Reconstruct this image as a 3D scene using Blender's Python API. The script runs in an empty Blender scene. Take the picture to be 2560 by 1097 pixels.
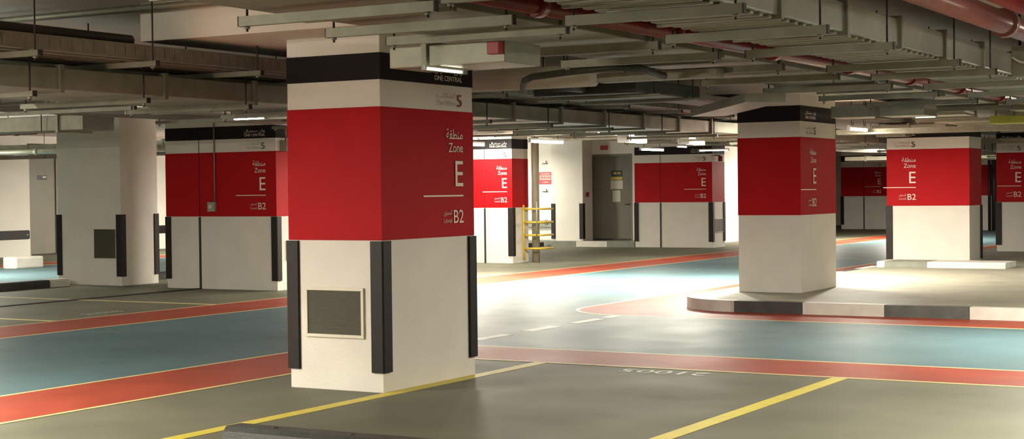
import bpy, bmesh, math, random
from mathutils import Vector, Matrix
random.seed(7)
D = bpy.data
C = bpy.context.scene.collection
SLAB = 3.15

# ------------------------------------------------------------------ materials
def mat(name, col, rough=0.5, metal=0.0, noise=0.0, nscale=6.0, bump=0.0, bscale=60.0, spec=0.5, coat=0.0, rvar=0.0, stretch=None):
    m = D.materials.new(name); m.use_nodes = True
    nt = m.node_tree; N = nt.nodes; L = nt.links
    b = N['Principled BSDF']
    b.inputs['Base Color'].default_value = (*col, 1)
    b.inputs['Roughness'].default_value = rough
    b.inputs['Metallic'].default_value = metal
    b.inputs['Specular IOR Level'].default_value = spec
    if coat: b.inputs['Coat Weight'].default_value = coat; b.inputs['Coat Roughness'].default_value = 0.25
    if noise or bump or rvar:
        tc = N.new('ShaderNodeTexCoord'); src = tc.outputs['Object']
        if stretch:
            mp = N.new('ShaderNodeMapping'); mp.inputs['Scale'].default_value = stretch
            L.new(src, mp.inputs['Vector']); src = mp.outputs['Vector']
    if noise:
        t = N.new('ShaderNodeTexNoise'); t.inputs['Scale'].default_value = nscale; t.inputs['Detail'].default_value = 6
        r = N.new('ShaderNodeValToRGB')
        r.color_ramp.elements[0].position = 0.3; r.color_ramp.elements[1].position = 0.7
        r.color_ramp.elements[0].color = (*[c * (1 - noise) for c in col], 1)
        r.color_ramp.elements[1].color = (*[min(1, c * (1 + noise)) for c in col], 1)
        L.new(src, t.inputs['Vector']); L.new(t.outputs['Fac'], r.inputs['Fac']); L.new(r.outputs['Color'], b.inputs['Base Color'])
    if rvar:
        t3 = N.new('ShaderNodeTexNoise'); t3.inputs['Scale'].default_value = 1.3; t3.inputs['Detail'].default_value = 4
        mr = N.new('ShaderNodeMapRange'); mr.inputs['To Min'].default_value = rough - rvar; mr.inputs['To Max'].default_value = rough + rvar
        L.new(src, t3.inputs['Vector']); L.new(t3.outputs['Fac'], mr.inputs['Value']); L.new(mr.outputs['Result'], b.inputs['Roughness'])
    if bump:
        t2 = N.new('ShaderNodeTexNoise'); t2.inputs['Scale'].default_value = bscale; t2.inputs['Detail'].default_value = 3
        bp = N.new('ShaderNodeBump'); bp.inputs['Strength'].default_value = bump; bp.inputs['Distance'].default_value = 0.01
        L.new(src, t2.inputs['Vector']); L.new(t2.outputs['Fac'], bp.inputs['Height']); L.new(bp.outputs['Normal'], b.inputs['Normal'])
    return m

def emis(name, col, s):
    m = D.materials.new(name); m.use_nodes = True
    b = m.node_tree.nodes['Principled BSDF']
    b.inputs['Base Color'].default_value = (*col, 1)
    b.inputs['Emission Color'].default_value = (*col, 1); b.inputs['Emission Strength'].default_value = s
    return m

PLASTER = mat('white_paint', (0.70, 0.665, 0.60), 0.6, noise=0.04, nscale=2.5, bump=0.25, bscale=45)
WALLP = mat('wall_paint', (0.72, 0.69, 0.63), 0.65, noise=0.04, nscale=1.5, bump=0.1)
BLACK = mat('black_paint', (0.009, 0.006, 0.007), 0.6, noise=0.2, nscale=5, spec=0.2)
RED = mat('red_paint', (0.40, 0.004, 0.007), 0.55, noise=0.05, nscale=3, bump=0.12, bscale=50, spec=0.12)
RUBBER = mat('black_rubber', (0.014, 0.010, 0.010), 0.5, spec=0.3, noise=0.25, nscale=14)
GRILLE = mat('olive_mesh', (0.052, 0.048, 0.028), 0.55, noise=0.15, nscale=60, bump=0.4, bscale=220)
FRAME = mat('cream_frame', (0.68, 0.63, 0.52), 0.5, noise=0.03)
GALV = mat('galvanised_steel', (0.30, 0.30, 0.235), 0.42, metal=0.35, noise=0.14, nscale=5, rvar=0.1)
GALVD = mat('dull_galvanised_steel', (0.24, 0.235, 0.18), 0.5, metal=0.35, noise=0.14, nscale=7)
GALVB = mat('bright_galvanised_steel', (0.40, 0.41, 0.36), 0.3, metal=0.6, noise=0.1, nscale=5)
TRAY = mat('cable_tray_steel', (0.27, 0.25, 0.215), 0.5, metal=0.5, noise=0.15, nscale=9)
DARKST = mat('dark_steel', (0.035, 0.03, 0.027), 0.5, metal=0.3, noise=0.2, nscale=20)
REDPIPE = mat('red_enamel', (0.20, 0.016, 0.018), 0.28, noise=0.1, nscale=8)
PINKPIPE = mat('faded_red_enamel', (0.27, 0.10, 0.09), 0.3, noise=0.1, nscale=8)
GREENDK = mat('dark_green_insulation', (0.028, 0.036, 0.024), 0.55, noise=0.3, nscale=20)
SOFFIT = mat('soffit_paint', (0.60, 0.55, 0.49), 0.75, noise=0.05, nscale=1.2, bump=0.1)
BEAMP = mat('beam_paint', (0.62, 0.56, 0.48), 0.7, noise=0.04, nscale=1.5)
FLOORM = mat('grey_epoxy', (0.138, 0.137, 0.099), 0.55, noise=0.16, nscale=0.9, bump=0.05, bscale=30, rvar=0.1, spec=0.10)
LANEM = mat('blue_epoxy', (0.09, 0.15, 0.168), 0.5, noise=0.12, nscale=0.8, rvar=0.1, spec=0.10)
STRIPE = mat('red_epoxy', (0.30, 0.054, 0.030), 0.5, noise=0.14, nscale=1.6, rvar=0.08, spec=0.10)
CREAM = mat('cream_line_paint', (0.60, 0.50, 0.23), 0.5, noise=0.12, nscale=5)
YELLOW = mat('yellow_line_paint', (0.60, 0.50, 0.06), 0.5, noise=0.10, nscale=6)
WHITELN = mat('white_line_paint', (0.58, 0.57, 0.50), 0.5, noise=0.2, nscale=12)
DASHM = mat('worn_white_paint', (0.33, 0.34, 0.29), 0.5, noise=0.2, nscale=4)
ISLAND = mat('island_concrete', (0.30, 0.285, 0.225), 0.6, noise=0.14, nscale=1.6, bump=0.1)
KWHITE = mat('kerb_white', (0.66, 0.63, 0.57), 0.55, noise=0.1, nscale=5, bump=0.15)
KBLACK = mat('kerb_black', (0.045, 0.043, 0.04), 0.45, noise=0.25, nscale=6, bump=0.15)
KLIT = mat('kerb_lit_black', (0.095, 0.10, 0.093), 0.45, noise=0.2, nscale=6, bump=0.15)  # black kerb paint made paler; strong light on the stone put into its colour
KGREY = mat('kerb_grey', (0.20, 0.21, 0.17), 0.5, noise=0.12, nscale=5)
DOORG = mat('grey_door_paint', (0.17, 0.155, 0.12), 0.45, noise=0.05, nscale=3)
YSTEEL = mat('yellow_tube_paint', (0.62, 0.42, 0.03), 0.4, noise=0.06)
TEXTW = mat('white_vinyl', (0.80, 0.70, 0.62), 0.5)
TEXTF = mat('faded_vinyl', (0.62, 0.40, 0.36), 0.5)
TEXTP = mat('pale_rose_vinyl', (0.50, 0.40, 0.36), 0.5)
TEXTM = mat('maroon_vinyl', (0.22, 0.012, 0.02), 0.5)
TEXTG = mat('charcoal_vinyl', (0.035, 0.03, 0.03), 0.5)
STOPM = mat('wheel_stop_rubber', (0.032, 0.036, 0.031), 0.45, noise=0.2, nscale=10, bump=0.2)
PAPER = mat('white_paper', (0.62, 0.60, 0.52), 0.6)
SIGNY = mat('yellow_sign_plastic', (0.55, 0.47, 0.05), 0.45)
SIGNK = mat('black_sign_plastic', (0.02, 0.02, 0.018), 0.4)
SIGNR = mat('red_sign_plastic', (0.40, 0.03, 0.04), 0.4)
BEIGE = mat('beige_riser_paint', (0.30, 0.255, 0.18), 0.5, noise=0.06)
WPIPE = mat('white_jacket', (0.62, 0.60, 0.52), 0.5, noise=0.05)
YDUCT = mat('yellow_lit_steel', (0.42, 0.43, 0.05), 0.5, noise=0.1)  # yellow light falling on the duct, put into its base colour
HOUS = mat('white_lamp_housing', (0.65, 0.64, 0.60), 0.4)
TUBE = emis('lit_tube', (1.0, 0.95, 0.84), 14.0)

# ------------------------------------------------------------------ mesh helpers
class MB:
    def __init__(s): s.bm = bmesh.new()
    def box(s, x0, x1, y0, y1, z0, z1, bev=0.0):
        m = Matrix.Translation(((x0 + x1) / 2, (y0 + y1) / 2, (z0 + z1) / 2)) @ Matrix.Diagonal((abs(x1 - x0), abs(y1 - y0), abs(z1 - z0), 1))
        r = bmesh.ops.create_cube(s.bm, size=1, matrix=m)
        if bev:
            es = list({e for v in r['verts'] for e in v.link_edges})
            bmesh.ops.bevel(s.bm, geom=es, offset=bev, segments=2, affect='EDGES', profile=0.6)
        return s
    def tube(s, pts, r, seg=12, cap=True):
        pts = [Vector(p) for p in pts]; rings = []
        n = len(pts); prev = None
        for i, p in enumerate(pts):
            t = (pts[min(i + 1, n - 1)] - pts[max(i - 1, 0)]).normalized()
            up = Vector((0, 0, 1)) if abs(t.z) < 0.9 else Vector((1, 0, 0))
            if prev is not None: up = prev
            a = t.cross(up).normalized(); b = a.cross(t).normalized(); prev = b
            rings.append([s.bm.verts.new(p + (a * math.cos(2 * math.pi * k / seg) + b * math.sin(2 * math.pi * k / seg)) * r) for k in range(seg)])
        for q in range(n - 1):
            for k in range(seg):
                f = s.bm.faces.new((rings[q][k], rings[q][(k + 1) % seg], rings[q + 1][(k + 1) % seg], rings[q + 1][k])); f.smooth = True
        if cap:
            s.bm.faces.new(rings[0][::-1]); s.bm.faces.new(rings[-1])
        return s
    def prism(s, poly, z0, z1):
        lo = [s.bm.verts.new((x, y, z0)) for x, y in poly]; hi = [s.bm.verts.new((x, y, z1)) for x, y in poly]
        n = len(poly)
        s.bm.faces.new(lo[::-1]); s.bm.faces.new(hi)
        for i in range(n): s.bm.faces.new((lo[i], lo[(i + 1) % n], hi[(i + 1) % n], hi[i]))
        return s
    def profile_y(s, prof, y0, y1):         # closed profile of (x,z) swept along Y
        a = [s.bm.verts.new((x, y0, z)) for x, z in prof]; b = [s.bm.verts.new((x, y1, z)) for x, z in prof]
        n = len(prof); s.bm.faces.new(a); s.bm.faces.new(b[::-1])
        for i in range(n): s.bm.faces.new((a[i], b[i], b[(i + 1) % n], a[(i + 1) % n]))
        return s
    def profile_x(s, prof, x0, x1):         # closed profile of (y,z) swept along X
        a = [s.bm.verts.new((x0, y, z)) for y, z in prof]; b = [s.bm.verts.new((x1, y, z)) for y, z in prof]
        n = len(prof); s.bm.faces.new(a); s.bm.faces.new(b[::-1])
        for i in range(n): s.bm.faces.new((a[i], b[i], b[(i + 1) % n], a[(i + 1) % n]))
        return s
    def build(s, name, m, parent=None, loc=None):
        bmesh.ops.recalc_face_normals(s.bm, faces=s.bm.faces)
        me = D.meshes.new(name); s.bm.to_mesh(me); s.bm.free()
        me.materials.append(m)
        o = D.objects.new(name, me); C.objects.link(o)
        if parent is not None:
            o.parent = parent
            pw = parent.location.copy(); q = parent.parent
            while q is not None: pw += q.location; q = q.parent
            for v in me.vertices: v.co -= pw
        elif loc is not None:
            for v in me.vertices: v.co -= Vector(loc)
            o.location = loc
        return o

def thing(name, label, cat, loc=(0, 0, 0), group=None):
    o = D.objects.new(name, None); C.objects.link(o); o.location = loc; o.empty_display_size = 0.1
    o['label'] = label; o['category'] = cat
    if group: o['group'] = group
    return o
def tag(o, label, cat, group=None, kind=None):
    o['label'] = label; o['category'] = cat
    if group: o['group'] = group
    if kind: o['kind'] = kind
    return o
def struct(name, mb, m, parent=None):
    o = mb.build(name, m, parent)
    if parent is None: o['kind'] = 'structure'
    return o
ORD = ['first', 'second', 'third', 'fourth', 'fifth', 'sixth', 'seventh', 'eighth', 'ninth', 'tenth', 'eleventh', 'twelfth', 'thirteenth',
       'fourteenth', 'fifteenth', 'sixteenth', 'seventeenth', 'eighteenth', 'nineteenth', 'twentieth', 'twenty-first', 'twenty-second', 'twenty-third', 'twenty-fourth']

# ------------------------------------------------------------------ setting
X0, X1, Y0, Y1 = -31.7, 12.0, -8.0, 62.0
struct('floor', MB().box(X0 - .3, X1 + .3, Y0 - .3, Y1 + .3, -0.3, 0), FLOORM)
struct('ceiling', MB().box(X0 - .3, X1 + .3, Y0 - .3, Y1 + .3, SLAB, SLAB + 0.1), SOFFIT)
wl = MB()
wl.box(X0 - .3, X0, Y0, 29.50, 0, SLAB); wl.box(X0 - .3, X0, 30.50, Y1, 0, SLAB); wl.box(X0 - .3, X0, 29.50, 30.50, 2.76, SLAB)
struct('wall_left', wl, WALLP)
struct('wall_right', MB().box(X1, X1 + .3, Y0, Y1, 0, SLAB), WALLP)
struct('wall_back', MB().box(X0 - .3, X1 + .3, Y1, Y1 + .3, 0, SLAB), WALLP)
struct('wall_front', MB().box(X0 - .3, X1 + .3, Y0 - .3, Y0, 0, SLAB), WALLP)
# service core behind the door
core = MB()
core.box(-30, -17.5, 40.3, 48, 0, SLAB)
core.box(-26, -21.3, 39.8, 40.3, 0, SLAB)                       # wall with the red sign
core.box(-21.3, -20.36, 39.6, 40.3, 0, SLAB)
core.box(-19.05, -17.5, 39.6, 40.3, 0, SLAB)
core.box(-20.36, -19.05, 39.6, 40.3, 2.56, SLAB)
struct('wall_core', core, WALLP)
# doors
d1 = struct('door_1', MB().box(-20.30, -19.11, 39.74, 39.80, 0.17, 2.50), DOORG)
struct('door_frame', MB().box(-20.36, -20.30, 39.62, 39.86, .15, 2.56).box(-19.11, -19.05, 39.62, 39.86, .15, 2.56).box(-20.30, -19.11, 39.62, 39.86, 2.50, 2.56), DOORG, d1)
struct('door_handle', MB().tube([(-19.2, 39.74, 1.15), (-19.2, 39.68, 1.15), (-19.33, 39.68, 1.15)], .012, 8), DARKST, d1)
struct('threshold', MB().box(-20.30, -19.11, 39.62, 39.72, .15, .19), DARKST, d1)
d2 = struct('door_2', MB().box(X0 - .10, X0 - .05, 29.56, 30.44, 0.04, 2.70), DOORG)
struct('door_frame', MB().box(X0 - .14, X0 - .01, 29.50, 29.56, 0, 2.76).box(X0 - .14, X0 - .01, 30.44, 30.50, 0, 2.76).box(X0 - .14, X0 - .01, 29.56, 30.44, 2.70, 2.76), DOORG, d2)
struct('threshold', MB().box(X0 - .05, X0 + .02, 29.56, 30.44, 0, .03), DARKST, d2)
# downstand beams of the slab
struct('trim_1', MB().box(-3.2, 8, 11.9, 12.5, 2.97, SLAB), BEAMP)
struct('trim_2', MB().box(-3.2, 8, 14.4, 15.0, 2.97, SLAB), BEAMP)

def beam_panel(i, x0, x1, y0, y1, z=2.84):
    struct('trim_%d' % i, MB().box(x0, x1, y0, y1, z, SLAB, 0.01), BEAMP)

# ------------------------------------------------------------------ floor paint
def floor_poly(name, poly, m, label, cat, z=0.003, z0=0.0004):
    return tag(MB().prism(poly, z0, z).build(name, m), label, cat)
def R(x0, x1, y0, y1): return [(x0, y0), (x1, y0), (x1, y1), (x0, y1)]
def arc(cx, cy, r, a0, a1, n=10):
    return [(cx + r * math.cos(math.radians(a0 + (a1 - a0) * i / n)), cy + r * math.sin(math.radians(a0 + (a1 - a0) * i / n))) for i in range(n + 1)]

SX0, SX1 = -9.78, -8.66            # stripe beside the bays
SY0, SY1 = 12.74, 13.77
lane = [(-13.8, -7.99), (SX0, -7.99), (SX0, 12.6)] + arc(SX0 + 1.17, 12.6, 1.17, 180, 90)[1:] + [(11.99, SY1), (11.99, 17.83), (-8.7, 17.83)] + arc(-8.7, 18.9, 1.07, 270, 180)[1:] + [(SX0, 55), (-13.8, 55)]
floor_poly('lane_paint', lane, LANEM, 'grey blue driving lane running past the near pillar and branching right', 'floor marking', 0.002)
floor_poly('lane_paint', R(-27.2, -21.6, -7.99, 38.5), LANEM, 'blue driving lane on the far left beyond the blank pillar', 'floor marking', 0.002)

def edge(parent, poly): MB().prism(poly, 0.0005, 0.0042).build('edge_line', CREAM, parent)
# near stripe, L shaped around the bays
t = thing('floor_stripe', 'red stripe with cream edges curving around the bays behind the near pillar', 'floor marking', (-9.2, 10, 0))
ro = arc(SX0 + 1.17, 12.6, 1.17, 180, 90); ri = arc(SX1 + .25, SY0 - .25, .25, 90, 180)
MB().prism([(SX0, -8), (SX1, -8), (SX1, 12.49)] + ri[::-1] + [(12, SY0), (12, SY1)] + ro[::-1] + [(SX0, 12.6)], 0.0004, 0.0035).build('red_band', STRIPE, t)
w = .05
ro2 = arc(SX0 + 1.17, 12.6, 1.17 + w, 180, 90)
edge(t, [(SX0 - w, -8), (SX0, -8)] + ro + [(12, SY1), (12, SY1 + w)] + ro2[::-1])
ri2 = arc(SX1 + .25, SY0 - .25, .25 - w, 90, 180)
edge(t, [(SX1, -8), (SX1 + w, -8)] + ri2[::-1] + [(12, SY0 - w), (12, SY0)] + ri)
# far side stripe of the long lane
def straight(label, x0, x1, y0, y1):
    t = thing('floor_stripe', label, 'floor marking', ((x0 + x1) / 2, (y0 + y1) / 2, 0))
    MB().prism(R(x0, x1, y0, y1), 0.0004, 0.0035).build('red_band', STRIPE, t)
    edge(t, R(x0 - w, x0, y0, y1)); edge(t, R(x1, x1 + w, y0, y1))
straight('straight red stripe along the far side of the lane, passing the seamed pillars', -14.95, -13.8, -7.99, 61.9)
straight('faint red stripe on the far left in front of the left wall', -28.3, -27.25, -7.99, 39.5)
# stripe round the island
t = thing('floor_stripe', 'red stripe hugging the kerb of the raised pillar island', 'floor marking', (-8.6, 18.4, 0))
oo = arc(-8.7, 18.9, 1.07, 270, 180); ii = arc(-7.65, 19.85, 1.0, 180, 270)
MB().prism([(12, 17.83), (12, 18.87), (-7.6, 18.87)] + [(-8.63, 19.85), (-8.63, 61.9), (SX0, 61.9)] + oo[::-1], 0.0004, 0.0035).build('red_band', STRIPE, t)
edge(t, [(12, 17.83 - w), (12, 17.83)] + oo + [(SX0, 61.9), (SX0 - w, 61.9)] + arc(-8.7, 18.9, 1.07 + w, 180, 270))
# dashed give-way line across the junction
for i, y in enumerate((14.3, 15.42, 16.55, 17.4)):
    floor_poly('lane_dash', R(-8.84, -8.68, y, y + (.7 if i < 3 else .35)), DASHM, '%s worn white dash across the junction counting from the near pillar' % ORD[i], 'floor marking', 0.0045)
# bay lines
floor_poly('bay_line', R(-7.13, -7.0, 4.5, SY0 - w), YELLOW, 'yellow bay line running along the foot of the near pillar', 'floor marking')
floor_poly('bay_line', R(-4.28, -4.15, 4.5, SY0 - w), YELLOW, 'yellow bay line right of the near pillar meeting the red stripe', 'floor marking')
floor_poly('bay_line', R(-1.43, -1.3, 4.5, SY0 - w), YELLOW, 'yellow bay line beyond the right edge of the view', 'floor marking')
for y, lb in ((11.25, 'cream bay line on the left nearest the camera'), (14.3, 'cream bay line on the left in front of the blank pillar'), (17.35, 'cream bay line on the left ending near the black kerb')):
    floor_poly('bay_line', R(-20.4, -15.0, y, y + .1), CREAM, lb, 'floor marking')
tag(MB().box(-17.77, -17.67, -7.99, 20.15, 0.0004, 0.012).build('expansion_joint', BLACK), 'black expansion joint strip crossing the floor to the seamed red pillar', 'floor joint')

# ------------------------------------------------------------------ lettering
TX = {}
def text_mesh(body, key):
    if key in TX: return TX[key]
    cu = D.curves.new('lettering', 'FONT'); cu.body = body; cu.size = 1; cu.align_x = 'LEFT'; cu.resolution_u = 3
    o = D.objects.new('lettering', cu); C.objects.link(o)
    bpy.context.view_layer.update()
    me = D.meshes.new_from_object(o.evaluated_get(bpy.context.evaluated_depsgraph_get()))
    D.objects.remove(o); D.curves.remove(cu)
    xs = [v.co.x for v in me.vertices]; ys = [v.co.y for v in me.vertices]
    bm = bmesh.new(); bm.from_mesh(me)
    bmesh.ops.remove_doubles(bm, verts=bm.verts, dist=1e-5)
    ex = bmesh.ops.extrude_face_region(bm, geom=bm.faces[:])
    bmesh.ops.translate(bm, verts=[v for v in ex['geom'] if isinstance(v, bmesh.types.BMVert)], vec=(0, 0, 0.01))
    bmesh.ops.translate(bm, verts=bm.verts, vec=(-max(xs), 0, 0))   # right aligned at x = 0
    bmesh.ops.recalc_face_normals(bm, faces=bm.faces)
    bm.to_mesh(me); bm.free()
    TX[key] = (me, max(xs) - min(xs), min(ys), max(ys))
    return TX[key]
AR_ZONE = '\uFE94\uFED8\uFEC4\uFEE8\uFEE3'
AR_LEVEL = '\uFEEF\uFEEE\uFE98\uFEB4\uFEE4\uFEDF\uFE8D'
AR_OFFICES = '\uFE90\uFE97\uFE8E\uFEDC\uFEE4\uFEDF\uFE8D'
AR_NAME = '\uFEDD\uFE8D\uFEAE\uFE98\uFEE8\uFEB3 \uFEE5\uFE8D\uFEED'

def letters(parent, name, body, m, face, r, z, height, width=None, off=0.006, fit_min=False):
    """right edge r, baseline z on a face; face = ('y', Y) looks to -Y, ('x', X) looks to +X"""
    key = (body, m.name)
    me, wd, lo, hi = text_mesh(body, key)
    if not me.materials: me.materials.append(m)
    o = D.objects.new(name, me); C.objects.link(o); o.parent = parent
    pl = parent.location
    if fit_min: sy = height / (hi - lo); z = z - lo * sy
    else: sy = height / 0.70
    sx = (width / wd) if width else sy
    o.scale = (sx, sy, 0.15)
    if face[0] == 'y':
        o.rotation_euler = (math.pi / 2, 0, 0); o.location = Vector((r, face[1] - off, z)) - pl
    else:
        o.rotation_euler = (math.pi / 2, 0, math.pi / 2); o.location = Vector((face[1] + off, r, z)) - pl
    return o

def sign(parent, face, r, five=TEXTG, rule=0.62):
    letters(parent, 'name_lettering', 'ONE CENTRAL', TEXTW, face, r, 2.517, .042, .43)
    letters(parent, 'arabic_name_lettering', AR_NAME, TEXTW, face, r, 2.570, .058, .43, fit_min=True)
    letters(parent, 'number_lettering', '5', five, face, r - .005, 2.308, .102, .078)
    letters(parent, 'offices_lettering', 'The Offices', TEXTP, face, r - .11, 2.312, .040, .29)
    letters(parent, 'arabic_offices_lettering', AR_OFFICES, TEXTP, face, r - .11, 2.362, .058, .29, fit_min=True)
    letters(parent, 'arabic_zone_lettering', AR_ZONE, TEXTW, face, r, 2.032, .085, .26, fit_min=True)
    letters(parent, 'zone_lettering', 'Zone', TEXTW, face, r, 1.922, .078, .225)
    letters(parent, 'zone_letter', 'E', TEXTW, face, r, 1.633, .219, .122)
    letters(parent, 'level_code_lettering', 'B2', TEXTW, face, r, 1.322, .112, .155)
    letters(parent, 'level_lettering', 'Level', TEXTF, face, r - .185, 1.325, .040, .13)
    letters(parent, 'arabic_level_lettering', AR_LEVEL, TEXTF, face, r - .185, 1.380, .056, .13, fit_min=True)
    b = MB()
    if face[0] == 'y': b.box(r - rule, r, face[1] - .0075, face[1] - .0045, 1.546, 1.559)
    else: b.box(face[1] + .0045, face[1] + .0075, r - rule, r, 1.546, 1.559)
    b.build('rule_line', TEXTW, parent)

# ------------------------------------------------------------------ pillars
def guard(parent, cx, cy, sx, sy, z0=.16, z1=1.205, leg=.105, th=.022):
    """L shaped rubber corner guard; (sx, sy) point outwards from the pillar corner"""
    a = (cx + sx * th, cy + sy * th); c = th * .55
    poly = [(cx + sx * th - sx * c, cy + sy * th), (cx + sx * th, cy + sy * th - sy * c), (cx + sx * th, cy - sy * leg + sy * .006), (cx + sx * (th - .008), cy - sy * leg), (cx + sx * .001, cy - sy * leg),
            (cx + sx * .001, cy + sy * .001), (cx - sx * leg, cy + sy * .001), (cx - sx * leg, cy + sy * (th - .008)), (cx - sx * leg + sx * .006, cy + sy * th)]
    g = MB().prism(poly, z0, z1).build('corner_guard', RUBBER, parent)

def pillar(label, x0, x1, y0, y1, zb=0.0, bands=True, guards=(), gz=(.16, 1.205), seam=None, top=SLAB):
    t = thing('pillar', label, 'pillar', ((x0 + x1) / 2, (y0 + y1) / 2, zb))
    MB().box(x0, x1, y0, y1, zb, top, 0.006).build('shaft', PLASTER, t)
    if bands:
        e = .004
        MB().box(x0 - e, x1 + e, y0 - e, y1 + e, 2.482, 2.694, .003).build('black_band', BLACK, t)
        MB().box(x0 - e, x1 + e, y0 - e, y1 + e, 1.208, 2.268, .003).build('red_band', RED, t)
    for sx, sy in guards:
        guard(t, x1 if sx > 0 else x0, y1 if sy > 0 else y0, sx, sy, *gz)
    if seam is not None:
        MB().box(seam - .022, seam + .022, y0 - .008, y0 - .0005, zb, 1.2).build('movement_joint', DARKST, t)
        MB().box(seam - .006, seam + .006, y0 - .0055, y0 - .004, 1.21, 2.69).build('joint_line', BLACK, t)
    return t
def access_panel(t, face, a0, a1, z0, z1, fr=.026):
    f = MB(); g = MB()
    if face[0] == 'y':
        Y = face[1]
        f.box(a0 - fr, a1 + fr, Y - .02, Y - .0005, z1, z1 + fr, .004).box(a0 - fr, a1 + fr, Y - .02, Y - .0005, z0 - fr, z0, .004)
        f.box(a0 - fr, a0, Y - .02, Y - .0005, z0, z1, .004).box(a1, a1 + fr, Y - .02, Y - .0005, z0, z1, .004)
        g.box(a0, a1, Y - .010, Y - .0005, z0, z1)
        n = 14
        for i in range(1, n): zz = z0 + (z1 - z0) * i / n; g.box(a0, a1, Y - .013, Y - .010, zz - .003, zz + .003)
    else:
        X = face[1]
        f.box(X + .0005, X + .02, a0 - fr, a1 + fr, z1, z1 + fr, .004).box(X + .0005, X + .02, a0 - fr, a1 + fr, z0 - fr, z0, .004)
        f.box(X + .0005, X + .02, a0 - fr, a0, z0, z1, .004).box(X + .0005, X + .02, a1, a1 + fr, z0, z1, .004)
        g.box(X + .0005, X + .010, a0, a1, z0, z1)
    p = f.build('access_panel', FRAME, t); gr = g.build('mesh_grille', GRILLE, p); gr['label'] = 'dark olive mesh grille'

p1 = pillar('large red banded pillar nearest the camera with a vent at its foot', -8.05, -7.13, 10.26, 11.65, guards=((-1, -1), (1, -1), (1, 1)), gz=(.16, 1.203))
access_panel(p1, ('y', 10.26), -7.86, -7.33, .451, .803)
sign(p1, ('x', -7.126), 11.47, five=TEXTM)
beam_panel(3, -9.09, -6.2, 9.67, 12.3)

p2 = pillar('blank white pillar on the left with a dark vent and no red band', -21.12, -19.6, 20.3, 21.22, bands=False, guards=((-1, -1), (1, -1), (1, 1)), gz=(.165, 1.243))
access_panel(p2, ('y', 20.3), -20.23, -19.72, .48, .985, .012)

p3 = pillar('wide red banded pillar left of the near pillar with a switch box on it', -18.46, -16.1, 20.2, 21.6, guards=((-1, -1), (1, -1)), seam=-17.72)
access_panel(p3, ('x', -16.1), 20.45, 20.95, .50, .80, .012)
sign(p3, ('y', 20.196), -16.31)

p4 = pillar('brightly lit red banded pillar beside the yellow pipe guard', -18.46, -17.07, 29.5, 30.2, guards=((1, -1), (-1, -1)), seam=-17.76)
sign(p4, ('y', 29.496), -17.19)

p5 = pillar('wide red banded pillar right of the grey door', -18.5, -16.25, 38.6, 39.45, guards=((-1, -1), (1, -1), (1, 1)), seam=-17.74)
access_panel(p5, ('x', -16.25), 38.82, 39.3, .42, .75, .012)
sign(p5, ('y', 38.596), -16.42)

p6 = pillar('red banded pillar standing on the raised kerbed island', -8.21, -7.31, 20.42, 21.89, zb=.15)
sign(p6, ('x', -7.306), 21.03)
beam_panel(4, -9.3, -6.3, 19.8, 22.6)

p7 = pillar('red banded pillar behind the island pillar with lettering near its left edge', -8.8, -7.26, 29.35, 30.25, zb=.15, guards=((-1, -1), (1, 1)), gz=(.2, 1.21))
sign(p7, ('y', 29.346), -8.25)
p8 = pillar('red banded pillar cut off by the right edge of the photo', -7.98, -6.4, 34.6, 36, zb=.15, guards=((-1, -1),), gz=(.29, 1.205))
sign(p8, ('y', 34.596), -7.46, rule=.5)
p9 = pillar('distant red banded pillar seen between the island pillar and the one behind it', -18.66, -16.3, 56.5, 57.5, guards=((-1, -1),), seam=-17.8)
sign(p9, ('y', 56.496), -17.15)
p10 = pillar('far red banded pillar behind dark pipes at the right of the photo', -13.6, -11.2, 55.6, 57)
for i, x in enumerate((-13.0, -12.83)):
    tag(MB().tube([(x, 55.3, 0), (x, 55.3, SLAB)], .05 + .04 * i, 10).build('riser_pipe', DARKST), ('thinner' if i == 0 else 'thicker') + ' dark riser pipe in front of the far right pillar', 'pipe')

# block beside the door, a plain white pier on the door platform
t = thing('pier', 'plain white pier with two guards between the red sign and the grey door', 'pillar', (-20.8, 39.3, .15))
MB().box(-21.28, -20.3, 39.0, 39.595, .15, SLAB - .001).build('shaft', PLASTER, t)
guard(t, -21.28, 39.0, -1, -1, .2, 1.19); guard(t, -20.3, 39.0, 1, -1, .2, 1.19)

# switch box, conduit on pillar 3
t = thing('switch_box', 'small grey switch box with conduit on the wide red pillar at left', 'switch', (-17.42, 20.18, 1.3))
MB().box(-17.5, -17.35, 20.13, 20.195, 1.29, 1.45, .008).build('enclosure', GALV, t)
MB().tube([(-17.37, 20.175, 1.45), (-17.37, 20.175, 2.76)], .011, 8).build('conduit', GALVD, t)
MB().box(-17.46, -17.40, 20.118, 20.13, 1.34, 1.40, .004).build('rocker', PAPER, t)
t = thing('junction_box', 'grey junction box on the side of the wide red pillar at left', 'electrical box', (-16.0, 20.4, 2.25))
MB().box(-16.095, -15.95, 20.3, 20.55, 2.26, 2.44, .008).build('enclosure', GALVD, t)
MB().tube([(-16.05, 20.4, 2.44), (-16.05, 20.4, 2.725)], .012, 8).build('conduit', GALVD, t)

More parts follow.
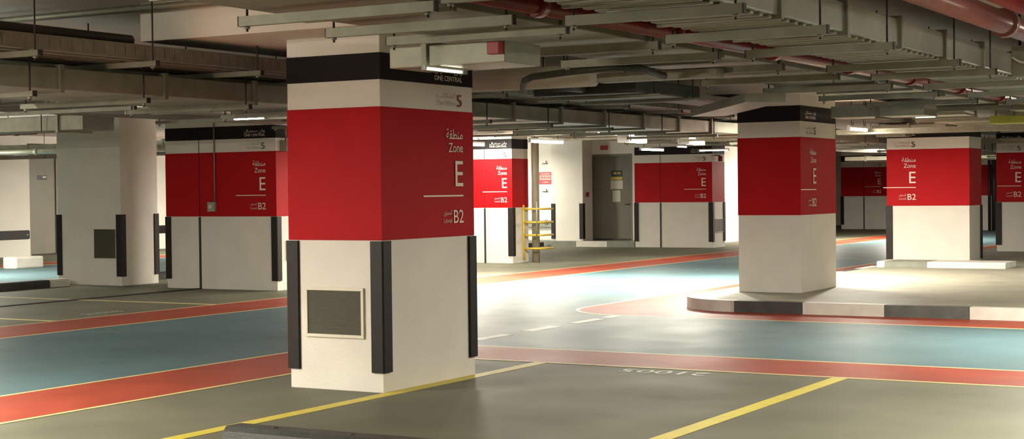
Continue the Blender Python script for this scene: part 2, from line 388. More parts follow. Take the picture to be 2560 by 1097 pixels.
# ------------------------------------------------------------------ island with kerb stones
isl = [(12, 18.96), (-7.6, 18.96)] + arc(-7.65, 19.8, .84, 270, 180)[1:] + [(-8.49, 36.5), (12, 36.5)]
tag(MB().prism(isl[::-1], 0.0002, .148).build('island_slab', ISLAND), 'raised grey concrete island inside the black and white kerb', 'island')
def kerb(poly, m, label, z1=.15, group=None):
    return tag(MB().prism(poly, 0.0002, z1).build('kerb_stone', m), label, 'kerb', group)
kn = ['black kerb stone right of the rounded corner of the island', 'white kerb stone below the front of the island pillar', 'black kerb stone, coloured as strongly lit, in front of the empty part of the island', 'white kerb stone at the right edge of the photo',
      'black kerb stone just outside the right edge']
xs = [-7.63, -6.72, -5.68, -4.66, -3.6, -2.6]
kerb([(-7.63, 18.8), (-7.63, 18.96)] + arc(-7.65, 19.8, .84, 270, 180) + arc(-7.65, 19.8, .98, 180, 268), KWHITE, 'rounded white kerb stone at the island corner')
for i in range(5): kerb(R(xs[i] + .004, xs[i + 1] - .004, 18.8, 18.957), (KLIT if i == 2 else KBLACK) if i % 2 == 0 else KWHITE, kn[i])
for i in range(12):
    y = 19.85 + i * 1.0
    kerb(R(-8.64, -8.495, y, y + .99), KBLACK if i % 2 == 0 else KWHITE, '%s kerb stone along the left edge of the island, %s after the rounded corner' % ('black' if i % 2 == 0 else 'white', ORD[i]))
# kerb lying on the island in front of pillar 7
def kerb_x(x0, x1, y0, y1, z0, z1, m, label, slope=0.0):
    b = MB(); b.profile_x([(y0, z0), (y1, z0), (y1, z1), (y0 + .03, z1), (y0, z1 - .03)], x0, x1)
    return tag(b.build('kerb_stone', m), label, 'kerb')
kerb_x(-8.84 + .4, -8.30, 27.5, 28.3, .149, .25, KWHITE, 'short white kerb stone at the left end before the rear island pillar')
kerb_x(-8.295, -7.55, 27.5, 28.3, .149, .25, KGREY, 'black kerb stone, coloured grey as lit, before the rear island pillar')  # black paint drawn grey, the light on it is in the colour
kerb_x(-7.545, -6.2, 27.5, 28.3, .149, .25, KWHITE, 'long white kerb stone before the rear island pillar')
# kerb behind the blank pillar
def kerb_y(y0, y1, m, label, x0=-20.75, x1=-20.55, h=.13):
    b = MB(); b.profile_y([(x0, 0.0002), (x1, 0.0002), (x1, h - .03), (x1 - .03, h), (x0, h)], y0, y1)
    return tag(b.build('kerb_stone', m), label, 'kerb')
kerb_y(17.0, 19.55, KBLACK, 'long black kerb stone at the left edge of the photo before the blank pillar')
kerb_y(19.56, 20.0, KWHITE, 'white kerb end stone beside the blank pillar')
kerb_y(21.4, 22.9, KBLACK, 'black kerb stone seen in the gap right of the blank pillar')
kerb_y(22.91, 24.5, KWHITE, 'white kerb stone behind the blank pillar')
tag(MB().box(-26.7, -26.3, 24.05, 24.85, 0.0025, .26, .04).build('barrier_block', KWHITE), 'low white painted block on the far left lane', 'barrier')
# door platform
tag(MB().box(-23.5, -18.52, 38.75, 39.59, 0.0002, .15).build('door_platform', KGREY), 'low grey concrete step under the grey door', 'step')
for x0, x1, m, lb in ((-21.2, -20.32, KGREY, 'green grey kerb stone before the white pier'), (-20.31, -19.36, KWHITE, 'bright white kerb stone below the grey door'), (-19.35, -18.53, KGREY, 'dull grey kerb stone between the door and the seamed pillar')):
    kerb(R(x0, x1, 38.6, 38.748), m, lb, .15)
b = MB(); b.profile_y([(-21.5, .0002), (-21.3, .0002), (-21.3, .12), (-21.5, .12)], 36.6, 38.55); tag(b.build('kerb_stone', KBLACK), 'dark kerb stone running towards the red sign wall', 'kerb')

# wheel stop in the near bay
t = thing('wheel_stop', 'dark rubber wheel stop at the bottom edge of the photo', 'wheel stop', (-5.7, 7.8, 0))
MB().profile_x([(7.74, .0005), (7.98, .0005), (7.96, .08), (7.93, .11), (7.79, .11), (7.76, .08)], -6.64, -4.75).build('body', STOPM, t)
for x in (-6.3, -5.7, -5.1): MB().tube([(x, 7.86, .10), (x, 7.86, .114)], .025, 10).build('anchor_bolt', DARKST, t)

# bay numbers
def floor_text(body, m, loc, rz, size, sx, label):
    me, wd, lo, hi = text_mesh(body, (body, m.name))
    if not me.materials: me.materials.append(m)
    o = D.objects.new('bay_number', me); C.objects.link(o)
    o.location = loc; o.rotation_euler = (0, 0, rz); o.scale = (sx, size, .2)
    tag(o, label, 'floor marking')
floor_text('21005', WHITELN, (-6.12, 12.56, .0008), math.pi, .29, .34, 'white bay number painted beside the red stripe right of the near pillar')
floor_text('21018', DASHM, (-15.35, 15.95, .0008), math.pi / 2, .27, .28, 'faint bay number on the left beyond the far red stripe')

# ------------------------------------------------------------------ wall fittings
def rail(y0, y1, label):
    t = thing('bumper_rail', label, 'wall rail', (X0, (y0 + y1) / 2, .56))
    MB().profile_y([(X0 + .0005, .44), (X0 + .05, .46), (X0 + .05, .66), (X0 + .0005, .68)], y0, y1).build('rail_board', RUBBER, t)
    for y in (y0 + .08, y1 - .08): MB().tube([(X0 + .05, y, .56), (X0 + .058, y, .56)], .02, 8).build('bolt', GALV, t)
rail(14, 29.44, 'dark bumper rail on the left wall before the grey door')
rail(31.0, 50, 'dark bumper rail on the left wall seen right of the blank pillar')
t = thing('door_plate', 'small black sign plate on the left grey door', 'sign', (X0 - .05, 29.99, 2.06))
MB().box(X0 - .0495, X0 - .04, 29.83, 30.15, 2.0, 2.12, .003).build('plate', SIGNK, t)
MB().box(X0 - .04, X0 - .038, 30.0, 30.12, 2.05, 2.09).build('pictogram', PAPER, t)
t = thing('bumper_rail', 'grey double bumper rail on the wall below the red sign', 'wall rail', (-22.3, 39.75, .6))
for z in (.53, .66): MB().box(-25.5, -21.35, 39.72, 39.79, z - .035, z + .035, .01).build('rail_board', KGREY, t)
for x in (-24.5, -23.2, -21.9): MB().box(x - .04, x + .04, 39.78, 39.7995, .48, .72).build('bracket', GALVD, t)
t = thing('fire_sign', 'red and white sign on the bright wall left of the white pier', 'sign', (-21.9, 39.79, 1.9))
MB().box(-22.12, -21.7, 39.785, 39.7995, 1.74, 2.09, .004).build('board', SIGNR, t)
MB().box(-22.09, -21.73, 39.781, 39.785, 1.87, 1.99).build('white_panel', PAPER, t)
m_ = MB()
for i in range(6): m_.box(-22.07 + i * .058, -22.03 + i * .058, 39.779, 39.781, 1.89, 1.97)
m_.build('red_symbols', SIGNR, t)
MB().box(-22.06, -21.76, 39.781, 39.785, 2.03, 2.045).box(-22.0, -21.82, 39.781, 39.785, 1.79, 1.805).build('white_rule', PAPER, t)
for z, lb in ((2.32, 'small bracket on the wall above the red sign'), (1.52, 'small hook on the wall below the red sign')):
    tag(MB().box(-22.0, -21.84, 39.76, 39.7995, z, z + .02, .003).tube([(-21.86, 39.75, z + .09), (-21.86, 39.75, z)], .012, 8).build('wall_bracket', DARKST), lb, 'bracket')
tag(MB().box(-20.298, -20.25, 39.19, 39.31, 1.37, 1.5, .006).build('call_point', SIGNR), 'red call point on the white pier beside the grey door', 'alarm button')
tag(MB().box(-20.0, -19.8, 39.52, 39.597, 2.68, 2.8, .008).build('alarm_sounder', SIGNR), 'red alarm sounder above the grey door', 'alarm')
t = thing('door_sign', 'black and yellow sign at the top of the central grey door', 'sign', (-19.6, 39.73, 1.95))
MB().box(-19.76, -19.44, 39.727, 39.7395, 1.93, 2.1, .002).build('black_plate', SIGNK, t)
MB().box(-19.78, -19.42, 39.727, 39.7395, 1.84, 1.915, .002).build('yellow_strip', SIGNY, t)
MB().box(-19.7, -19.6, 39.7255, 39.727, 1.99, 2.05).box(-19.57, -19.48, 39.7255, 39.727, 2.0, 2.04).build('symbols', SIGNY, t)
tag(MB().box(-19.79, -19.41, 39.73, 39.7395, 1.58, 1.82).build('notice', PAPER), 'wide white notice on the central grey door', 'notice')
tag(MB().box(-19.73, -19.49, 39.73, 39.7395, 1.22, 1.54).build('notice', PAPER), 'upright white notice low on the central grey door', 'notice')
t = thing('warning_beacon', 'small red beacon on a bracket beside the pillar right of the door', 'alarm', (-16.2, 38.9, 2.3))
MB().box(-16.245, -16.1, 38.85, 38.93, 2.42, 2.46).build('bracket', GALVD, t)
MB().tube([(-16.13, 38.89, 2.42), (-16.13, 38.89, 2.28)], .06, 12).build('lens', SIGNR, t)

# riser pipe and yellow guard
tag(MB().tube([(-16.93, 30.28, 0), (-16.93, 30.28, SLAB)], .085, 16).build('riser_pipe', BEIGE), 'beige riser pipe behind the yellow guard', 'pipe')
t = thing('pipe_guard', 'yellow tubular guard wrapped around the beige riser pipe', 'pipe guard', (-16.9, 30.0, 0))
for x in (-17.035,): MB().tube([(x, 29.93, .05), (x, 29.93, 1.26)], .022, 10).build('upright', YSTEEL, t)
MB().tube([(-16.7, 29.93, .5), (-16.7, 29.93, 1.33)], .022, 10).build('grey_upright', KGREY, t)
for z in (.31, .6, .88, 1.17): MB().tube([(-17.035, 29.93, z), (-16.62, 29.93, z), (-16.62, 30.5, z)], .022, 10).build('hoop', YSTEEL, t)

# ------------------------------------------------------------------ ceiling services
def duct(label, axis, a0, a1, b0, b1, z0, z1, step=1.15, m=GALV, start=None, fl=.025, ribs=False):
    mid = ((b0 + b1) / 2, (a0 + a1) / 2, z0) if axis == 'y' else ((a0 + a1) / 2, (b0 + b1) / 2, z0)
    t = thing('duct', label, 'duct', mid)
    def bx(mb, a, b, c, d, e, f, bev=0): return mb.box(c, d, a, b, e, f, bev) if axis == 'y' else mb.box(a, b, c, d, e, f, bev)
    bx(MB(), a0, a1, b0, b1, z0, z1, .008).build('duct_body', m, t)
    a = start if start is not None else a0 + step * .5
    while a < a1:
        q = MB()
        bx(q, a - .02, a + .02, b0 - fl, b1 + fl, z0 - fl, z0); bx(q, a - .02, a + .02, b0 - fl, b1 + fl, z1, z1 + fl)
        bx(q, a - .02, a + .02, b0 - fl, b0, z0, z1); bx(q, a - .02, a + .02, b1, b1 + fl, z0, z1)
        q.build('flange', GALVD, t); a += step
    if ribs:
        q = MB(); a = a0 + .1
        while a < a1 - .1:
            bx(q, a - .03, a + .03, b0 + .03, b1 - .03, z0 - .022, z0, .012); a += .15
        q.build('stiffening_ribs', GALV, t)
    return t
def hang(t, spots, z):
    for x, y in spots: MB().tube([(x, y, z), (x, y, SLAB)], .007, 6).build('hanger_rod', DARKST, t)
def pipe(label, pts, r, m, name='pipe', couple=None):
    t = thing(name, label, 'pipe', pts[0])
    MB().tube(pts, r, 14).build('pipe_body', m, t)
    if couple:
        a, b = Vector(pts[0]), Vector(pts[-1]); d = (b - a).normalized(); L = (b - a).length; s = couple * .6
        while s < L:
            MB().tube([a + d * (s - .05), a + d * (s + .05)], r * 1.28, 14).build('coupling', m, t); s += couple
    return t
def tray(label, axis, a0, a1, b0, b1, z, h=.09, m=TRAY, cables=True):
    mid = ((b0 + b1) / 2, (a0 + a1) / 2, z) if axis == 'y' else ((a0 + a1) / 2, (b0 + b1) / 2, z)
    t = thing('cable_tray', label, 'cable tray', mid)
    def bx(mb, a, b, c, d, e, f): return mb.box(c, d, a, b, e, f) if axis == 'y' else mb.box(a, b, c, d, e, f)
    q = MB(); bx(q, a0, a1, b0, b1, z, z + .004)
    n = 5
    for i in range(n):
        bb = b0 + (b1 - b0) * (i + .5) / n; bx(q, a0, a1, bb - .02, bb + .02, z - .012, z)
    q.build('tray_base', m, t)
    for b in (b0, b1):
        q = MB(); bx(q, a0, a1, b - .003, b + .003, z, z + h); bx(q, a0, a1, b - .009, b + .009, z + h - .008, z + h)
        a = a0 + .06
        if a1 - a0 < 26:
            while a < a1 - .05:
                bx(q, a, a + .012, b - .007, b + .007, z + .018, z + h - .018); a += .11
        q.build('side_rail', m, t)
    if cables:
        q = MB(); nn = max(2, int((b1 - b0) / .12))
        for i in range(nn):
            bb = b0 + .05 + (b1 - b0 - .1) * (i + .5) / nn
            p = [((bb + random.uniform(-.02, .02)), a0 + (a1 - a0) * k / 12, z + .035) for k in range(13)]
            if axis == 'x': p = [(y, x, zz) for x, y, zz in p]
            q.tube(p, .022, 8)
        q.build('cables', DARKST, t)
    return t
def trapeze(label, axis, at, c0, c1, z, top=SLAB, rods=(True, True), m=GALVD, bh=.041):
    """bar across a run at coordinate `at`, spanning c0..c1, hung by two rods"""
    loc = ((c0 + c1) / 2, at, z) if axis == 'x' else (at, (c0 + c1) / 2, z)
    t = thing('trapeze_hanger', label, 'hanger', loc)
    pr = [(-.02, bh), (-.02, 0), (.02, 0), (.02, bh), (.012, bh), (.012, .008), (-.012, .008), (-.012, bh)]
    q = MB()
    if axis == 'x': q.profile_x([(at + a, z + b) for a, b in pr], c0, c1)
    else: q.profile_y([(at + a, z + b) for a, b in pr], c0, c1)
    q.build('channel_bar', m, t)
    for c, r in ((c0 + .05, rods[0]), (c1 - .05, rods[1])):
        if r:
            p = (c, at) if axis == 'x' else (at, c)
            MB().tube([(*p, z - .03), (*p, top)], .007, 6).build('threaded_rod', DARKST, t)
            MB().tube([(*p, z - .015), (*p, z - .001)], .017, 6).build('nut', GALV, t)
    for c in (c0, c1):
        if axis == 'x': MB().box(c - .004, c + .004, at - .021, at + .021, z - .001, z + bh + .001).build('end_cap', DARKST, t)
        else: MB().box(at - .021, at + .021, c - .004, c + .004, z - .001, z + bh + .001).build('end_cap', DARKST, t)
    return t

# bank right of the near pillar
BX0, BX1, BXF = -6.02, -5.12, -5.73
duct('wide plain duct passing above the near pillar on its right', 'y', 3.0, 21, -5.72, -4.72, 2.625, 2.84, 1.3, GALVD, start=3.6)
duct('ribbed silver duct with a tall side face at upper right', 'y', 3.0, 21, -4.12, -3.35, 2.625, 2.82, 1.25, GALVB, start=4.0, ribs=True)
pipe('dark red sprinkler pipe between the two near ducts', [(-4.42, 3, 2.66), (-4.42, 21, 2.66)], .058, REDPIPE, couple=1.9)
barY = [7.0, 7.82, 8.47, 9.8, 10.85, 12.2, 13.6, 15.2, 16.9, 18.6, 20.4]
for i, y in enumerate(barY):
    trapeze('%s hanger bar under the plain duct beside the near pillar counting away from the camera' % ORD[i], 'x', y, -5.82, -4.5, 2.54, bh=.056)
for i, y in enumerate((6.7, 8.02, 9.4, 10.8, 12.6, 13.8, 15.5, 17.2, 19.0, 20.7)):
    trapeze('%s hanger bar under the ribbed silver duct counting away from the camera' % ORD[i], 'x', y, -4.27, -3.18, 2.535, bh=.056)
t = duct('beige duct box sticking out beside the head of the near pillar', 'x', BX0, BX1, 8.78, 9.25, 2.42, 2.56, 5, GALV, start=BXF)
tag(MB().box(-5.22, -5.13, 8.715, 8.778, 2.47, 2.55, .006).build('damper_actuator', SIGNR), 'small red device on the end of the beige duct box', 'actuator')
duct('grey duct box beside the head of the island pillar', 'x', -6.3, -5.15, 18.7, 19.25, 2.43, 2.57, 5, GALV, start=-5.72)
pipe('thick pale red fire main at the top right corner', [(-2.72, 4, 2.80), (-2.72, 30, 2.80)], .085, PINKPIPE, couple=3.1)
pipe('deep red pipe beside the pale fire main at the top right corner', [(-2.45, 4, 2.86), (-2.45, 30, 2.86)], .07, REDPIPE, couple=3.4)
t = thing('control_panel', 'grey control box with a cable loop at the right edge near the ceiling', 'electrical box', (-2.95, 14.6, 2.5))
MB().box(-3.12, -2.88, 14.1, 14.38, 2.53, 2.80, .01).build('enclosure', GALVD, t)
MB().tube([(-3.11 + .2 * k / 10, 14.08, 2.70 - .05 * math.sin(math.pi * k / 10)) for k in range(11)], .009, 8).build('cable_loop', PAPER, t)
MB().tube([(-3.08, 14.25, 2.80), (-3.08, 14.25, SLAB)], .012, 8).build('conduit', DARKST, t)

# bank left of the near pillar
T1 = tray('long cable tray with dark cables left of the near pillar', 'y', 3, 24, -9.5, -8.62, 2.645, .11)
pipe('dark insulated pipe on top of the left cable tray', [(-8.8, 3, 2.80), (-8.8, 9.25, 2.80)], .045, DARKST)
for i, x in enumerate((-9.62, -9.78, -9.95, -10.12, -10.3)):
    pipe('%s thin steel conduit left of the cable tray' % ORD[i], [(x, 3, 2.66), (x, 30, 2.66)], .016, GALV, name='conduit')
duct('long square duct with flanges running deep along the lane', 'y', 2.5, 46, -10.2, -9.0, 2.40, 2.565, 1.15, GALV, start=2.95)
for i, y in enumerate((5.8, 6.9, 8.03, 9.23, 10.5, 11.8, 13.2, 14.6, 16.0, 17.6, 19.2, 21.0, 22.8)):
    trapeze('%s hanger bar under the left cable tray counting away from the camera' % ORD[i], 'x', y, -10.55, -8.50, 2.588)
    trapeze('%s hanger bar under the long square duct counting away from the camera' % ORD[i], 'x', y + .3, -10.32, -8.88, 2.328, top=2.63)
for i, y in enumerate((25.5, 28.2, 31, 34, 37.2, 40.5, 44)):
    trapeze('%s far hanger bar under the long square duct beyond the island pillar' % ORD[i], 'x', y, -10.4, -8.8, 2.328)
tag(MB().tube([(-16, 9.45, 3.08), (-6.3, 9.45, 3.08)], .028, 10).build('conduit', GALVD), 'grey conduit under the slab at upper left', 'pipe')

# runs further left
duct('flat duct along the left bays behind the long square duct', 'y', 6, 34, -13.1, -12.22, 2.56, 2.72, 1.25, GALVD)
pipe('red sprinkler pipe over the left bays', [(-14.65, 5, 2.70), (-14.65, 40, 2.70)], .05, REDPIPE, couple=2.4)
dd = duct('short flat duct in front of the head of the blank pillar', 'x', -21.5, -14.52, 14.4, 14.95, 2.41, 2.60, 1.2, GALVD, start=-14.95)
hang(dd, [(-15.2, 14.36), (-15.2, 14.99), (-18, 14.36), (-18, 14.99)], 2.40)
tray('cable tray over the far red stripe', 'y', 6, 46, -14.3, -13.6, 2.575, .07)
tray('narrow cable tray over the left bays', 'y', 8, 46, -16.4, -15.9, 2.74, .07)
for i, y in enumerate((9.0, 10.9, 12.8, 15.6, 18.0, 20.6, 23.4, 26.4, 29.6, 32.2)):
    trapeze('%s hanger bar over the left bays counting away from the camera' % ORD[i], 'x', y, -14.4, -12.12, 2.51)
hang(tray('cable tray crossing the far left lane', 'x', -31, -20, 17.5, 18.0, 2.52, .07), [(-29, 17.48), (-29, 18.02), (-22, 17.48), (-22, 18.02)], 2.5)
hang(duct('grey duct crossing the far left lane', 'x', -31, -20, 24.6, 25.3, 2.5, 2.7, 1.3, GALV), [(-29, 24.56), (-29, 25.34), (-22, 24.56), (-22, 25.34)], 2.48)
hang(tray('second cable tray crossing the far left lane', 'x', -31, -18.6, 27.5, 28.0, 2.5, .07), [(-29, 27.48), (-29, 28.02), (-22, 27.48), (-22, 28.02)], 2.48)
hang(pipe('silver pipe crossing the far left lane', [(-31, 22.2, 2.45), (-19.5, 22.2, 2.45)], .05, GALV, couple=1.6), [(-29, 22.2), (-22, 22.2)], 2.47)
hang(pipe('red pipe crossing the far left lane', [(-31, 20.0, 2.72), (-21.3, 20.0, 2.72)], .05, REDPIPE, couple=2), [(-29, 20.0), (-22, 20.0)], 2.75)

# runs deep in the middle and right
tray('cable tray right of the long square duct', 'y', 16, 46, -8.42, -7.9, 2.70, .07)
duct('grey duct hung over the island', 'y', 22.8, 34, -6.6, -5.7, 2.60, 2.80, 1.25, GALV)
duct('shallow duct at the far right over the island', 'y', 22, 46, -4.9, -4.1, 2.60, 2.78, 1.25, GALVD)
pipe('red pipe hung over the island', [(-7.0, 22.8, 2.72), (-7.0, 28.8, 2.72)], .05, REDPIPE, couple=2.5)
pipe('silver pipe over the long lane', [(-11.3, 5, 2.67), (-11.3, 54, 2.67)], .05, GALV, couple=2.2)
duct('flat duct over the middle of the long lane', 'y', 14, 54, -12.0, -11.5, 2.60, 2.74, 1.3, GALVD)
for i, y in enumerate((24.0, 26.5, 29.0, 32, 35, 38.5, 42)):
    trapeze('%s hanger bar over the island counting away from the camera' % ORD[i], 'x', y, -6.75, -3.95, 2.555)
for i, (y, z, kind, xa, xb) in enumerate(((24.9, 2.44, 't', -8.3, -2.9), (27.3, 2.53, 'd', -8.45, -7.15), (31.6, 2.42, 't', -8.6, -2.9), (47, 2.36, 'd', -15.4, -3), (52, 2.4, 't', -16.8, -2.9))):
    lb = ORD[i] + ' %s crossing from side to side deep beyond the near pillar'
    if kind == 't': tray(lb % 'cable tray', 'x', xa, xb, y, y + .5, z + .0, .07, GALVD, cables=False)
    else: duct(lb % 'duct', 'x', xa, xb, y, y + .6, z, z + .12, 1.3, GALV)
for i, y in enumerate((17.2, 19.0, 21.2, 23.5, 26, 30, 33.4, 36, 39, 43, 47.6, 53)):
    trapeze('%s hanger bar over the middle of the long lane counting away from the camera' % ORD[i], 'x', y, -12.15, -10.7, 2.555)

# dark green fan unit and hoses
t = thing('fan_unit', 'dark green insulated fan unit hung beyond the near ducts', 'fan', (-6.6, 14.2, 2.48))
MB().box(-7.45, -6.35, 13.3, 14.8, 2.49, 2.62, .02).build('casing', GREENDK, t)
for y in (13.6, 14.5):
    MB().box(-7.55, -6.25, y - .02, y + .02, 2.46, 2.488).build('support_channel', GALV, t)
for x in (-7.5, -6.3):
    for y in (13.6, 14.5): MB().tube([(x, y, 2.46), (x, y, SLAB)], .007, 6).build('threaded_rod', DARKST, t)
MB().tube([(-6.9, 13.32, 2.555), (-6.92, 13.0, 2.555), (-7.02, 12.7, 2.53)], .05, 12).build('outlet_hose', GREENDK, t)
tag(MB().tube([(-6.85, 12.05, 2.49), (-6.72, 11.85, 2.535), (-6.5, 11.6, 2.545), (-6.0, 11.35, 2.55), (-5.5, 11.1, 2.55), (-5.36, 11.3, 2.545), (-5.38, 11.8, 2.51)], .03, 12).build('insulated_hose', GREENDK), 'dark green insulated hose looping in front of the fan unit', 'pipe')
tag(MB().tube([(-7.9, 12.45, 2.60), (-6.35, 12.45, 2.60)], .1, 18).build('round_duct', WPIPE), 'white round duct emerging behind the near pillar', 'duct')
tag(MB().box(-6.1, -5.0, 12.0, 12.16, 2.5, 2.575, .006).build('lighting_trunk', GALVD), 'grey trunking hung beneath the ducts right of the near pillar', 'trunking')
b = MB(); pts = [(-5.85, 14.75), (-5.5, 14.95), (-7.2, 17.5), (-7.55, 17.3)]
b.prism(pts, 2.44, 2.53); tag(b.build('duct_elbow', GALV), 'slanting grey duct elbow left of the island pillar head', 'duct')
tag(MB().box(-5.0, -3.6, 21.3, 21.7, 2.40, 2.50, .01).box(-4.55, -4.5, 21.28, 21.72, 2.39, 2.51).box(-4.0, -3.95, 21.28, 21.72, 2.39, 2.51).build('yellow_lit_duct', YDUCT), 'duct coloured yellow green as lit, above the pillars at the right edge', 'duct')
tag(MB().box(-8.86, -8.3, 28.85, 29.25, 2.5, 2.685, .01).build('cable_box', GALV), 'pale box above the left corner of the rear island pillar', 'electrical box')

# ------------------------------------------------------------------ luminaires
TM = {}
def tube_mat(P, ln, r):
    k = max(8.0, UP * P / (math.pi * 2 * math.pi * r * ln))
    k = round(k, 1)
    if k not in TM: TM[k] = emis('lit_tube', LC, k)
    return TM[k]
UP, DOWN = 1.0, 1.0
LC = (1.0, .935, .775)
def batten(label, x, y, z, axis, ln, P, wd=.05, rods=True, top=SLAB, up=1):
    t = thing('fluorescent_batten', label, 'lamp', (x, y, z))
    h = ln / 2; r = wd * .36
    def bx(mb, a, b, c, d, e, f, bev=0): return mb.box(x + a, x + b, y + c, y + d, e, f, bev) if axis == 'x' else mb.box(x + c, x + d, y + a, y + b, e, f, bev)
    bx(MB(), -h, h, -wd / 2, wd / 2, z + wd * .5, z + wd * 1.2, wd * .1).build('housing', HOUS, t)
    e = (1, 0) if axis == 'x' else (0, 1)
    MB().tube([(x - e[0] * (h - .03), y - e[1] * (h - .03), z), (x + e[0] * (h - .03), y + e[1] * (h - .03), z)], r, 10).build('tube', tube_mat(P * up, ln, r), t)
    for s in (-1, 1):
        q = MB(); bx(q, s * h - .02 * (s > 0), s * h + .02 * (s < 0), -wd / 2, wd / 2, z - r, z + wd * .52); q.build('lamp_holder', HOUS, t)
    if rods:
        for s in (-.7, .7):
            px, py = x + e[0] * h * s, y + e[1] * h * s
            MB().tube([(px, py, z + wd * 1.1), (px, py, top + .003)], .006, 6).build('suspension_rod', DARKST, t)
    if P:
        l = D.lights.new('tube_light', 'AREA'); l.shape = 'RECTANGLE'; l.size = ln * .9 if axis == 'x' else wd * .7; l.size_y = wd * .7 if axis == 'x' else ln * .9
        l.energy = P * DOWN; l.color = LC
        lo = D.objects.new('tube_light', l); C.objects.link(lo); lo.parent = t; lo.location = (0, 0, -r - .004)
    return t
C2X, C2Y = -12.37, 13.15
LAMPS = [
 # label, x, y, z, axis, length, power, share thrown up and sideways
 ('short bright tube under the beige duct box beside the near pillar', -5.64, 8.86, 2.394, 'y', .48, .5, 1),
 ('lamp over the lane left of the view', -10.5, 5.9, 2.28, 'y', 1.2, 430, .12),
 ('added fill lamp high over the left cable tray outside the view', -10.9, 7.4, 2.95, 'y', 1.2, 40, 2),  # unseen lamp added to brighten the soffit at upper left
 ('lamp over the lane far left of the view', -11.0, 1.5, 2.40, 'y', 1.2, 60, .8),
 ('lamp outside the right edge near the bays', -1.75, 10.4, 2.45, 'y', 1.2, 120, .05),
 ('lamp outside the right edge over the branch lane', -2.95, 16.1, 2.45, 'y', 1.2, 180, .05),
 ('added fill lamp outside the right edge further over the branch lane', -1.1, 16.2, 2.45, 'x', 1.2, 190, .03),  # extra unseen lamp added to brighten the branch lane
 ('glaring lamp above the blue lane, left one of the bright pair', -11.08, 23.05, 2.40, 'y', .7, 120, .1),
 ('glaring lamp above the blue lane, right one of the bright pair', -10.85, 24.9, 2.40, 'y', .7, 290, .1),
 ('added fill lamp hidden behind the island pillar', -8.53, 22.75, 2.40, 'y', .7, 170, .1),  # added out of sight to widen the bright pool on the lane
 ('lit tube above the blue lane just right of the near pillar', -10.9, 21.75, 2.44, 'y', .7, 35, .2),
 ('lit tube above the blue lane left of the bright pair', -13.3, 24.2, 2.42, 'y', 1.2, 210, .2),
 ('lit tube beside the far red stripe before the yellow guard', -15.0, 24.3, 2.42, 'y', 1.2, 260, .25),
 ('bright tube in front of the head of the wide left pillar', -12.3, 14.95, 2.50, 'x', .5, 6, 1),
 ('lit tube above the black band of the pillar by the yellow guard', -17.6, 28.6, 2.72, 'x', 1.3, 100, .5),
 ('lamp over the lane beyond the pillar by the yellow guard', -15.0, 32.2, 2.45, 'y', 1.2, 40, .6),
 ('lamp lighting the wall with the red sign', -22.6, 37.9, 2.6, 'x', 1.2, 90, .6),
 ('lamp lighting the white wall right of the door', -15.2, 43.6, 2.55, 'y', 1.2, 200, .6),
 ('lamp over the far end of the long lane', -13.0, 45.3, 2.5, 'y', 1.2, 420, .3),
 ('lamp over the island behind the island pillar', -7.75, 24.3, 2.48, 'y', .9, 120, .2),
 ('lamp over the island far right', -3.6, 26.9, 2.5, 'x', 1.2, 60, .6),
 ('lamp over the far left lane near the white block', -25.2, 21.0, 2.42, 'y', 1.2, 380, .4),
 ('lamp over the far left lane beyond the blank pillar', -26.0, 33.0, 2.42, 'y', 1.2, 600, .5),
 ('lamp over the far left lane near the camera end', -25.0, 12.0, 2.42, 'y', 1.2, 60, .8),
 ('lamp over the left bays', -18.6, 12.0, 2.5, 'y', 1.2, 60, 1.3),
 ('added fill lamp out of sight behind the near pillar', -13.32, 18.6, 2.5, 'y', 1.0, 14, 1),  # added for its light only, placed where the near pillar covers it
 ('lamp over the far right pillars', -3.4, 40.0, 2.5, 'y', 1.2, 50, .8),
 ('lamp in the far background', -10.0, 58.0, 2.5, 'x', 1.2, 120, .8),
 ('added fill lamp behind the camera over the bays', -4.0, -2.0, 2.6, 'x', 1.2, 30, .3),  # unseen fill, added for the faces turned to the camera
 ('added fill lamp behind the camera over the lane', -11.5, -3.0, 2.6, 'y', 1.2, 110, .6),  # unseen fill added from the front left
 ('added fill lamp behind the camera at right', 4.0, 2.0, 2.6, 'x', 1.2, 15, .3),  # weak unseen fill added from the right
 ('added fill lamp near the fire main outside the right edge', -1.0, 8.6, 2.6, 'y', 1.2, 6, 5),  # unseen lamp added to light the duct sides and pipes
 ('second added fill lamp near the fire main outside the right edge', -1.6, 13.4, 2.6, 'y', 1.2, 6, 4),  # another unseen lamp added for the ducts at upper right
 ('added fill lamp above the camera over the bays at left', -8.6, 2.4, 2.2, 'x', 1.2, 100, 2.2),  # added above the frame to brighten frontal pillar faces
 ('lamp over the left bays before the wide pillar', -16.9, 8.0, 2.4, 'x', 1.2, 140, 1.3),
]
for lb, x, y, z, ax, ln, P, up in LAMPS:
    batten(lb, x, y, z, ax, ln, P, wd=.2 if 'glaring' in lb else 0.02 if 'short' in lb else .05, up=up, rods=ln > .55)
# small lit tubes in the depth of the hall
for i, (x, y, z, ax, ln) in enumerate(((-10.85, 30.4, 2.3, 'y', .8), (-5.6, 20.4, 2.48, 'x', .3), (-9.9, 26.3, 2.34, 'x', .5), (-13.3, 30, 2.44, 'y', .5), (C2X, C2Y, 2.50, "x", .45), (-15.1, 36, 2.5, 'x', .8))):
    batten('small lit tube, %s of those scattered deep under the ducts' % ORD[i], x, y, z, ax, ln, 0, rods=ln > .55, wd=.035)

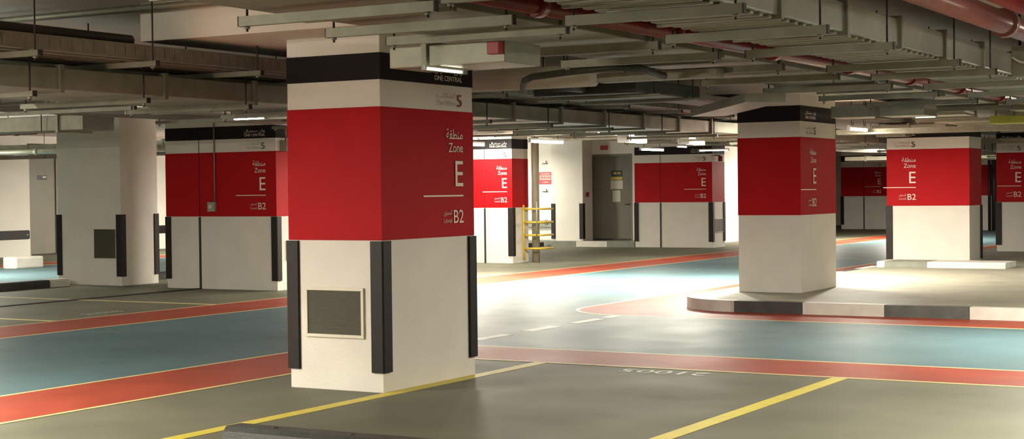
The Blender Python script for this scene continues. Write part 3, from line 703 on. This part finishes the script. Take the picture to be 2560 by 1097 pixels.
# ------------------------------------------------------------------ world, camera, view
w_ = D.worlds.new('world'); bpy.context.scene.world = w_; w_.use_nodes = True
w_.node_tree.nodes['Background'].inputs['Color'].default_value = (1, .93, .82, 1)
w_.node_tree.nodes['Background'].inputs['Strength'].default_value = 0.05
yaw, pit, rol = math.radians(30.07), math.radians(1.09), math.radians(-0.654)
F = Vector((-math.sin(yaw) * math.cos(pit), math.cos(yaw) * math.cos(pit), -math.sin(pit)))
Rr = Vector((math.cos(yaw), math.sin(yaw), 0)); U = Rr.cross(F)
R2 = Rr * math.cos(rol) + U * math.sin(rol); U2 = -Rr * math.sin(rol) + U * math.cos(rol)
M = Matrix((R2, U2, -F)).transposed().to_4x4(); M.translation = (0, 0, 1.6)
cd = D.cameras.new('camera'); cd.sensor_width = 36; cd.lens = 3944.2 / 2560 * 36; cd.clip_end = 300
co = D.objects.new('camera', cd); C.objects.link(co); co.matrix_world = M
S = bpy.context.scene
S.camera = co
S.view_settings.view_transform = 'Standard'; S.view_settings.look = 'None'; S.view_settings.gamma = 1; S.view_settings.use_curve_mapping = False
S.view_settings.exposure = 0.6
S.cycles.use_denoising = True
S.cycles.max_bounces = 8; S.cycles.diffuse_bounces = 4; S.cycles.glossy_bounces = 3
S.cycles.sample_clamp_indirect = 4.0

# ------------------------------------------------------------------ groups of repeats
GROUPS = {'pillar': 'pillars of the car park', 'kerb_stone': 'painted kerb stones', 'trapeze_hanger': 'hanger bars under the ceiling services', 'fluorescent_batten': 'fluorescent battens under the ceiling',
          'duct': 'metal ducts under the ceiling', 'cable_tray': 'cable trays under the ceiling', 'pipe': 'pipes under the ceiling', 'lane_dash': 'white dashes across the junction', 'bay_line': 'parking bay lines',
          'floor_stripe': 'red stripes beside the lanes', 'bumper_rail': 'bumper rails on the walls', 'bay_number': 'painted bay numbers', 'riser_pipe': 'riser pipes beside the pillars', 'notice': 'notices on the central door',
          'lane_paint': 'blue driving lanes', 'wall_bracket': 'small fittings around the red sign'}
for o in C.objects:
    if o.parent is None and 'label' in o:
        g = GROUPS.get(o.name.split('.')[0])
        if g: o['group'] = g
